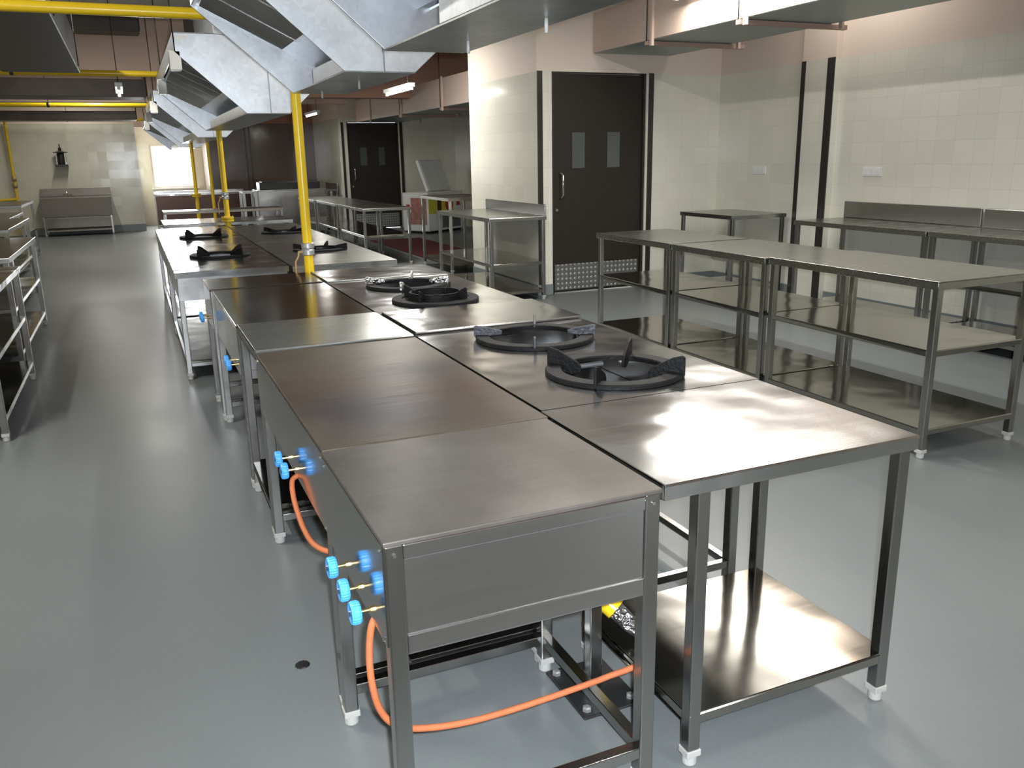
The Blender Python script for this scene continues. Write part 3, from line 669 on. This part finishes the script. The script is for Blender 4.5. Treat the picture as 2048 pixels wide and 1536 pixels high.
# ------------------------------------------------------------------ exhaust hoods
def hood(label, y0, y1, xb0, xb1, zb, wing=.54, lift=.47, rim=.145, nip=(), light=True):
    """ridge-shaped island hood: gutter along the middle, wings flaring up to both sides, baffle filters inside"""
    t = thing('exhaust_hood', label, 'exhaust hood', ((xb0+xb1)/2, (y0+y1)/2, zb), 'galvanised exhaust hoods')
    w = (xb1-xb0)/2; L = (y1-y0)/2; zt = lift+rim
    prof = [(-w, 0), (w, 0), (w+wing, lift), (w+wing, zt), (-w-wing, zt), (-w-wing, lift)]
    for yy, nm in ((-L, 'end_plate'), (L-.012, 'end_plate')):
        MB().prism([(x, yy, z) for x, z in prof], (0, .012, 0)).build(nm, M['galv'], t, .002)
    for s in (-1, 1):
        MB().box(min(s*(w+wing), s*(w+wing-.012)), -L, lift, max(s*(w+wing), s*(w+wing-.012)), L, zt).build('side_fascia', M['galv'], t)
        MB().box(min(s*w, s*(w-.010)), -L+.012, .004, max(s*w, s*(w-.010)), L-min(.72, L), .085).build('gutter_lip', M['galv'], t, .002)
        # baffle filters in the upper part of each wing, a plain panel between them and the gutter
        xa, za, xc, zc = s*.03, .165, s*(w+wing-.03), lift+.005
        n = Vector((za-zc, 0, xc-xa)); n = n*(1 if n.z > 0 else -1); n.normalize()
        d = Vector((xc-xa, 0, zc-za)); ln = d.length; d.normalize(); us = ln*.27
        o = Vector((xa, 0, za))
        def P(u, y, v): q = o+d*u+n*v; return (q.x, y, q.z)
        MB().prism([P(0, -L+.012, 0), P(us, -L+.012, 0), P(us, -L+.012, .008), P(0, -L+.012, .008)], (0, 2*L-.024, 0)).build('inner_panel', M['galv'], t)
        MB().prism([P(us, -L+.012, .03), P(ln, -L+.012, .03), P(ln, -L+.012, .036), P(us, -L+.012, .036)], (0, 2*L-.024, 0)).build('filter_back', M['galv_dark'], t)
        yl = 2*(L-.02); k = max(2, round(yl/.5))
        for i in range(k):
            a0 = -L+.02+yl*i/k+.003; a1 = -L+.02+yl*(i+1)/k-.003; mb = MB()
            for (u0, u1, b0, b1) in ((us, us+.02, a0, a1), (ln-.02, ln, a0, a1), (us+.02, ln-.02, a0, a0+.015), (us+.02, ln-.02, a1-.015, a1)):
                mb.prism([P(u0, b0, 0), P(u1, b0, 0), P(u1, b1, 0), P(u0, b1, 0)], n*.025)
            fr = mb.build('filter_frame', M['filter'], t)
            mb = MB(); nb = 10
            for j in range(nb):
                y = a0+.015+(a1-a0-.03)*(j+.5)/nb; hw = (a1-a0-.03)/nb*.30
                mb.prism([P(us+.02, y-hw, .004), P(us+.02, y, -.004), P(us+.02, y+hw, .004), P(us+.02, y, .018)], d*(ln-us-.04))
            mb.build('filter_baffle', M['filter'], fr)
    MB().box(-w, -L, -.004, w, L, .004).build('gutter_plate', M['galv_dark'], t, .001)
    MB().box(-w-wing, -L, zt-.006, w+wing, L, zt).build('top_sheet', M['galv'], t)
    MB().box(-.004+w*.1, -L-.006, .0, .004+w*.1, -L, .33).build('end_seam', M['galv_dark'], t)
    for (x, y) in nip:
        MB().tube([(x, y, -.004), (x, y, -.05)], .007, 10).build('drain_nipple', M['foot'], t)
    for y in (-L*.7, L*.7):
        for x in (-w-wing+.04, w+wing-.04): MB().tube([(x, y, zt), (x, y, ZC-zb)], .006, 6).build('hanger_rod', M['plate_dark'], t)
    MB().box(-w-wing+.02, -L-.003, zt-.055, -w-wing+.10, -L+.001, zt-.02).build('rating_plate', M['white_plastic'], t)
    MB().box(-.28, -L*.5, zt, .28, L*.5, ZC-zb-.2).build('duct_neck', M['galv'], t, .003)
    if light:
        for yy in light:
            MB().box(-w-wing-.04, yy, lift-.14, -w-wing+.05, yy+.12, lift+.01).build('lamp_fitting', M['white_plastic'], t, .008)
    return t
hood('nearest exhaust hood, cut by the top of the photo', 1.35, 3.74, 1.06, 1.42, 2.045, nip=((0, -.55), (.1, .2), (.05, .8)), light=None)
hood('second exhaust hood above the near island, over the thick yellow pipe', 4.62, 6.17, 1.095, 1.475, 2.04, wing=.60, lift=.52, nip=((-.05, .5), (.0, -.3)), light=None)
hood('third exhaust hood with white lamp fittings on its left rim', 7.7, 11.8, .975, 1.335, 1.985, wing=.52, lift=.47, light=(-2.05, .6))
hood('fourth exhaust hood toward the far window', 12.9, 16.9, .95, 1.33, 1.93, wing=.52, lift=.46, light=(-2.0, .9))
hood('farthest exhaust hood, in front of the far window', 17.6, 21.4, .95, 1.33, 1.87, wing=.52, lift=.46, light=(-1.9,))

# ------------------------------------------------------------------ yellow gas pipes
def vpipe(label, x, y, z0, z1, r=.033, valve=None, flange=None, base=True):
    t = thing('gas_pipe', label, 'gas pipe', (x, y, 0), 'upright yellow gas pipes')
    MB().tube([(0, 0, z0), (0, 0, z1)], r, 20).build('pipe', M['yellow'], t, smooth=True)
    if base: MB().lathe([(.08, 0), (.08, .012), (r+.006, .014), (r+.006, .05)], (0, 0, 0), seg=20).build('floor_flange', M['yellow_band'], t)
    if valve:
        v = MB().lathe([(r+.003, -.045), (r+.012, -.04), (r+.012, -.008), (r+.006, 0), (r+.012, .008), (r+.012, .04), (r+.003, .045)], (0, 0, valve), seg=20).build('valve_body', M['pipe_grey'], t, smooth=True)
        MB().tube([(-r-.01, -.01, valve-.02), (-r-.04, -.02, valve-.02)], .012, 10).tube([(-r-.035, -.02, valve-.015), (-r-.042, -.025, valve-.05), (-r-.065, -.03, valve-.085), (-r-.068, -.03, valve-.23)], .007, 8).build('valve_handle', M['rust'], v, smooth=True)
    if flange:
        f = MB().lathe([(r, -.03), (r+.045, -.028), (r+.045, -.006), (r+.03, 0), (r+.045, .006), (r+.045, .028), (r, .03)], (0, 0, flange), seg=24).build('flange', M['yellow_band'], t, smooth=True)
        for k in range(6):
            a = k*math.pi/3; MB().tube([((r+.03)*math.cos(a), (r+.03)*math.sin(a), flange-.04), ((r+.03)*math.cos(a), (r+.03)*math.sin(a), flange+.04)], .007, 6).build('bolt', M['yellow_band'], f)
    return t
vpipe('thick yellow upright gas pipe between the near and second islands', 1.135, 6.30, 0, 2.50, .034, valve=.975)
vpipe('yellow upright gas pipe with a bolted flange behind the second island', 1.13, 11.85, 0, 2.80, .034, valve=1.17, flange=.87)
vpipe('left of the two thin yellow upright pipes before the far window', 1.13, 17.2, 0, 2.54, .034, flange=1.0)
vpipe('right of the two thin yellow upright pipes before the far window', 1.42, 17.2, 0, 2.54, .030)
def hpipe(label, y, z, x0, x1, r):
    t = thing('overhead_gas_pipe', label, 'gas pipe', (x0, y, z), 'yellow gas pipes under the ceiling')
    MB().tube([(0, 0, 0), (x1-x0, 0, 0)], r, 18).build('pipe', M['yellow'], t, smooth=True)
    for x in (.6, 2.1): 
        MB().tube([(x, 0, r), (x, 0, ZC-z)], .006, 6).tube([(x-.02, 0, 0), (x+.02, 0, 0)], r+.005, 14).build('pipe_hanger', M['plate_dark'], t)
    return t
hpipe('thick yellow pipe crossing the ceiling nearest the camera', 6.30, 2.535, -3.2, 1.135, .036)
hpipe('second yellow pipe crossing below the ceiling, behind the left duct', 12.0, 2.66, -3.2, 1.09, .036)
hpipe('third yellow pipe crossing below the ceiling', 17.2, 2.59, -3.2, 1.42, .036)
hpipe('farthest yellow pipe crossing in front of the far wall', 22.4, 2.57, -3.2, .9, .036)
t = thing('wall_gas_pipe', 'yellow pipe with valves running down the far wall at left', 'gas pipe', (-2.38, 22.82, 0))
MB().tube([(0, 0, .82), (0, 0, 2.5), (0, -.1, 2.56)], .03, 12).tube([(0, 0, .85), (-.5, 0, .82)], .03, 12).build('pipe', M['yellow'], t, smooth=True)
for z in (1.15, 1.30): MB().tube([(0, 0, z-.05), (0, 0, z+.05)], .05, 12).build('valve_body', M['rust'], t)

# low gas connection behind the front tables
t = thing('gas_riser', 'yellow pipe stub with taped joint low behind the nearest griddle', 'gas pipe', (1.13, 2.02, 0))
MB().box(-.10, -.13, 0, .10, .13, .010).build('base_plate', M['plate_dark'], t, .004)
for x in (-.075, .075):
    for y in (-.1, .1): MB().lathe([(.014, .010), (.014, .02), (.009, .024)], (x, y, 0), seg=6).build('bolt', M['pipe_grey'], t)
MB().box(-.02, -.02, .01, .02, .02, .42).build('post', M['steel_leg'], t, .003)
MB().tube([(.012, .21, .335), (.03, .03, .305)], .027, 14).tube([(.03, .035, .305), (.07, -.015, .262)], .034, 14).build('pipe', M['yellow'], t, smooth=True)
MB().tube([(.068, -.012, .264), (.10, -.05, .225), (.125, -.07, .20)], [.028, .026, .022], 12).build('taped_joint', M['foil'], t, smooth=True)

# hoses
tag(MB().tube(smooth_path([(.405, 1.715, .60), (.385, 1.715, .575), (.376, 1.72, .50), (.378, 1.72, .42), (.395, 1.73, .34), (.43, 1.735, .285), (.49, 1.74, .252), (.60, 1.745, .228), (.72, 1.75, .22), (.85, 1.75, .224), (.98, 1.75, .232), (1.02, 1.75, .236), (1.13, 1.75, .25), (1.17, 1.80, .27)]), .0085, 12)
    .build('gas_hose', M['hose'], smooth=True), 'orange hose looping under the nearest griddle', 'hose', 'orange gas hoses')
tag(MB().tube(smooth_path([(.395, 2.69, .60), (.372, 2.675, .59), (.366, 2.64, .553), (.366, 2.585, .522), (.37, 2.49, .49), (.385, 2.40, .475), (.43, 2.34, .47), (.55, 2.30, .46)]), .0085, 12)
    .build('gas_hose', M['hose'], smooth=True), 'orange hose below the heat stained griddle', 'hose', 'orange gas hoses')

# ------------------------------------------------------------------ overhead ducts and lamps
def duct(label, x0, x1, y0, y1, z0, z1, mat='duct', under='duct_under', bands=(), group=None, brackets=(), rods=()):
    cx, cy = (x0+x1)/2, (y0+y1)/2; t = thing('air_duct', label, 'air duct', (cx, cy, z0), group); X, Y, Z = (x1-x0)/2, (y1-y0)/2, z1-z0
    MB().box(-X, -Y, .004, X, Y, Z).build('duct_sheet', M[mat], t, .004)
    MB().box(-X+.01, -Y+.01, 0, X-.01, Y-.01, .004).build('duct_underside', M[under], t)
    for y in bands:
        y -= cy
        for a, b in ((-X-.03, -X-.002), (X+.002, X+.03)): MB().box(a, y-.02, -.06, b, y+.02, Z+.02).build('flange_band', M[mat], t, .002)
    for y in rods:
        for x in (-X-.01, X+.01): MB().tube([(x, y-cy, .02), (x, y-cy, ZC-z0)], .006, 6).build('hanger_rod', M['plate_dark'], t)
    for y in brackets:
        y -= cy
        MB().box(-X-.02, y-.025, -.045, X+.16, y+.025, -.005).build('angle_bracket', M['duct_angle'], t, .002)
        for x in (-X-.015, X+.1): MB().tube([(x, y, -.005), (x, y, ZC-z0)], .006, 6).build('hanger_rod', M['plate_dark'], t)
    return t
duct('pink painted duct over the tables to the right of the dark door', 4.97, 6.0, .4, 8.98, 2.70, 3.12, bands=(6.3, 7.75), brackets=(6.4, 7.85, 3.9))
duct('pink duct in the far bay above the chest freezer', 4.75, 5.8, 12.0, 19.3, 2.38, 2.82, bands=(13.5, 15.8, 18), brackets=(13.6, 15.9))
DG = 'galvanised ducts over the left aisle'
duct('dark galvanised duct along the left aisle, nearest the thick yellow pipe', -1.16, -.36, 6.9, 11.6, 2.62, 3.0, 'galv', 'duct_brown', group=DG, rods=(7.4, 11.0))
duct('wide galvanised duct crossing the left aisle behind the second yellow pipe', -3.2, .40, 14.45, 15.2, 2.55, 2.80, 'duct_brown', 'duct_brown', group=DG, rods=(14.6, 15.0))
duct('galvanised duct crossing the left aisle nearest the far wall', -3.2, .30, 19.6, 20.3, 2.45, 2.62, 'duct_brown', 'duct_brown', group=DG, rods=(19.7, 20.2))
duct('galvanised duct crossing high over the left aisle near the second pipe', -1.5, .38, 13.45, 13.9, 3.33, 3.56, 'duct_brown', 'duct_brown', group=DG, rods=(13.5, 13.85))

def tube_light(label, x, y, z, power, ln=1.25, wide=.08):
    t = thing('tube_light', label, 'ceiling light', (x, y, z), 'fluorescent tube lights')
    hw = .045 if wide < .1 else .13
    MB().box(-hw, -ln/2, .02, hw, ln/2, .07).build('lamp_housing', M['white'], t, .004)
    MB().tube([(0, -ln/2+.03, 0), (0, ln/2-.03, 0)], .016, 12).build('lamp_tube', M['tube'], t, smooth=True)
    for yy in (-ln/2+.02, ln/2-.02): MB().box(-.02, yy-.015, -.02, .02, yy+.015, .02).build('lamp_holder', M['white_plastic'], t)
    for yy in (-ln*.35, ln*.35): MB().tube([(0, yy, .07), (0, yy, ZC-z)], .005, 6).build('hanger_rod', M['plate_dark'], t)
    la = bpy.data.lights.new('tube_lamp', 'AREA'); la.shape = 'RECTANGLE'; la.size = wide; la.size_y = ln; la.energy = power; la.color = (1, .965, .90)
    lo = bpy.data.objects.new('tube_lamp', la); COL.objects.link(lo); lo.parent = t; lo.location = (0, 0, -.03)
    return t
PW = 95
spots = [(2.5, -1.6, 3.45, 'tube light behind the photographer over the right-hand aisle', .5), (2.5, 1.4, 3.45, 'tube light high over the right-hand aisle, nearest', .5),
         (2.6, 4.0, 3.45, 'tube light high over the right-hand aisle, second', .5), (2.6, 5.8, 3.45, 'tube light high over the right-hand aisle, third', .6), (3.1, 11.3, 3.2, 'tube light high before the tiled side wall', .85),
         (4.79, 6.5, 2.97, 'tube light close beside the pink duct, nearer the dark door', .30), (4.79, 5.15, 2.97, 'tube light close beside the pink duct, farther from the dark door', .27),
         (3.62, 12.15, 2.5, 'lit tube light hanging low before the far bay duct', .1), (3.66, 18.6, 2.5, 'small lit tube light hanging deep in the far bay', .2),
         (.03, 12.75, 2.5, 'lit tube light hanging over the left aisle', .25), (-.9, -1.5, 3.35, 'tube light behind the photographer over the left aisle', .4), (-1.6, 4.2, 3.35, 'tube light over the left aisle, nearest', .9),
         (-.9, 10.2, 3.42, 'added unseen tube light above the left aisle duct', .8), (-.4, 16.9, 3.3, 'added tube light high over the left aisle, third', .5), (-.9, 21.4, 3.2, 'added tube light high before the far wall', .28),  # these lamps are added to brighten the beam, left aisle and far wall
         (6.3, 6.6, 3.45, 'added tube light behind the pink duct near the right wall', .075)]  # added lamp that lifts the upper right wall beside the duct
for x, y, z, lb, k in spots: tube_light(lb, x, y, z, PW*k, wide=.26 if x == 4.79 else .08)
# small things
def socket(label, y, x=6.75):
    t = thing('wall_socket', label, 'socket', (x, y, 1.385), 'white wall sockets')
    MB().box(-.012, -.12, -.045, 0, .12, .045).build('cover_plate', M['white_plastic'], t, .004)
    for k in (-.07, 0, .07): MB().box(-.016, k-.025, -.03, -.012, k+.025, .03).build('switch', M['white'], t, .002)
socket('white wall socket on the right wall near the tiled corner', 8.2); socket('white wall socket above the backsplash tables', 6.5)
tag(MB().lathe([(.0, .004), (.022, .003), (.025, 0)], (0, 0, 0), seg=10).build('floor_scrap', M['black'], loc=(.332, 2.536, .0005)), 'small black scrap on the open floor left of the griddles', 'scrap')
tag(MB().prism([(1.40, 2.42, .646), (1.53, 2.40, .646), (1.55, 2.50, .665), (1.44, 2.53, .65)], (0, 0, .004)).build('foil_scrap', M['foil']), 'crumpled foil lying inside the front burner ring', 'foil')

# ------------------------------------------------------------------ daylight
wd = bpy.data.worlds.new('sky'); SC.world = wd; wd.use_nodes = True
bg = wd.node_tree.nodes['Background']; bg.inputs[0].default_value = (.93, .97, 1, 1); bg.inputs[1].default_value = 5.0
def area(name, loc, rot, sx, sy, e, col=(1, 1, 1)):
    la = bpy.data.lights.new(name, 'AREA'); la.shape = 'RECTANGLE'; la.size = sx; la.size_y = sy; la.energy = e; la.color = col
    o = bpy.data.objects.new(name, la); COL.objects.link(o); o.location = loc; o.rotation_euler = rot; return o
area('daylight_far_window', (1.14, 24.85, 1.5), (R(-90), 0, 0), 1.0, 1.05, 90, (.97, .99, 1))
for a, b in bw: area('daylight_back_window', ((a+b)/2, -3.95, 1.32), (R(90), 0, 0), b-a-.1, .6, 14*(b-a), (.95, .98, 1))

# the camera's own flash, beside the lens
fl = bpy.data.lights.new('camera_flash', 'SPOT'); fl.energy = 480; fl.color = (.86, .92, 1); fl.shadow_soft_size = .02; fl.spot_size = R(95); fl.spot_blend = .8
flo = bpy.data.objects.new('camera_flash', fl); COL.objects.link(flo)
# ------------------------------------------------------------------ camera
cam = bpy.data.cameras.new('camera'); co = bpy.data.objects.new('camera', cam); COL.objects.link(co); SC.camera = co
cam.sensor_width = 36; cam.lens = 36*1700/2048; cam.clip_start = .05
yaw, pitch, roll = R(23.45), R(15.01), R(-1.08)
f = Vector((math.sin(yaw)*math.cos(pitch), math.cos(yaw)*math.cos(pitch), -math.sin(pitch))); r0 = Vector((math.cos(yaw), -math.sin(yaw), 0)); u0 = r0.cross(f)
r_ = math.cos(roll)*r0+math.sin(roll)*u0; u_ = -math.sin(roll)*r0+math.cos(roll)*u0
co.matrix_world = Matrix(((r_.x, u_.x, -f.x, 0), (r_.y, u_.y, -f.y, 0), (r_.z, u_.z, -f.z, 1.6), (0, 0, 0, 1)))
flo.matrix_world = Matrix.Translation(r_*.045+u_*.03) @ co.matrix_world

vs = SC.view_settings; vs.view_transform = 'Standard'; vs.look = 'None'; vs.gamma = 1; vs.use_curve_mapping = False; vs.exposure = .28
SC.cycles.use_denoising = True; SC.cycles.max_bounces = 8; SC.cycles.diffuse_bounces = 4; SC.cycles.glossy_bounces = 5; SC.cycles.sample_clamp_indirect = 6
SC.cycles.caustics_reflective = False
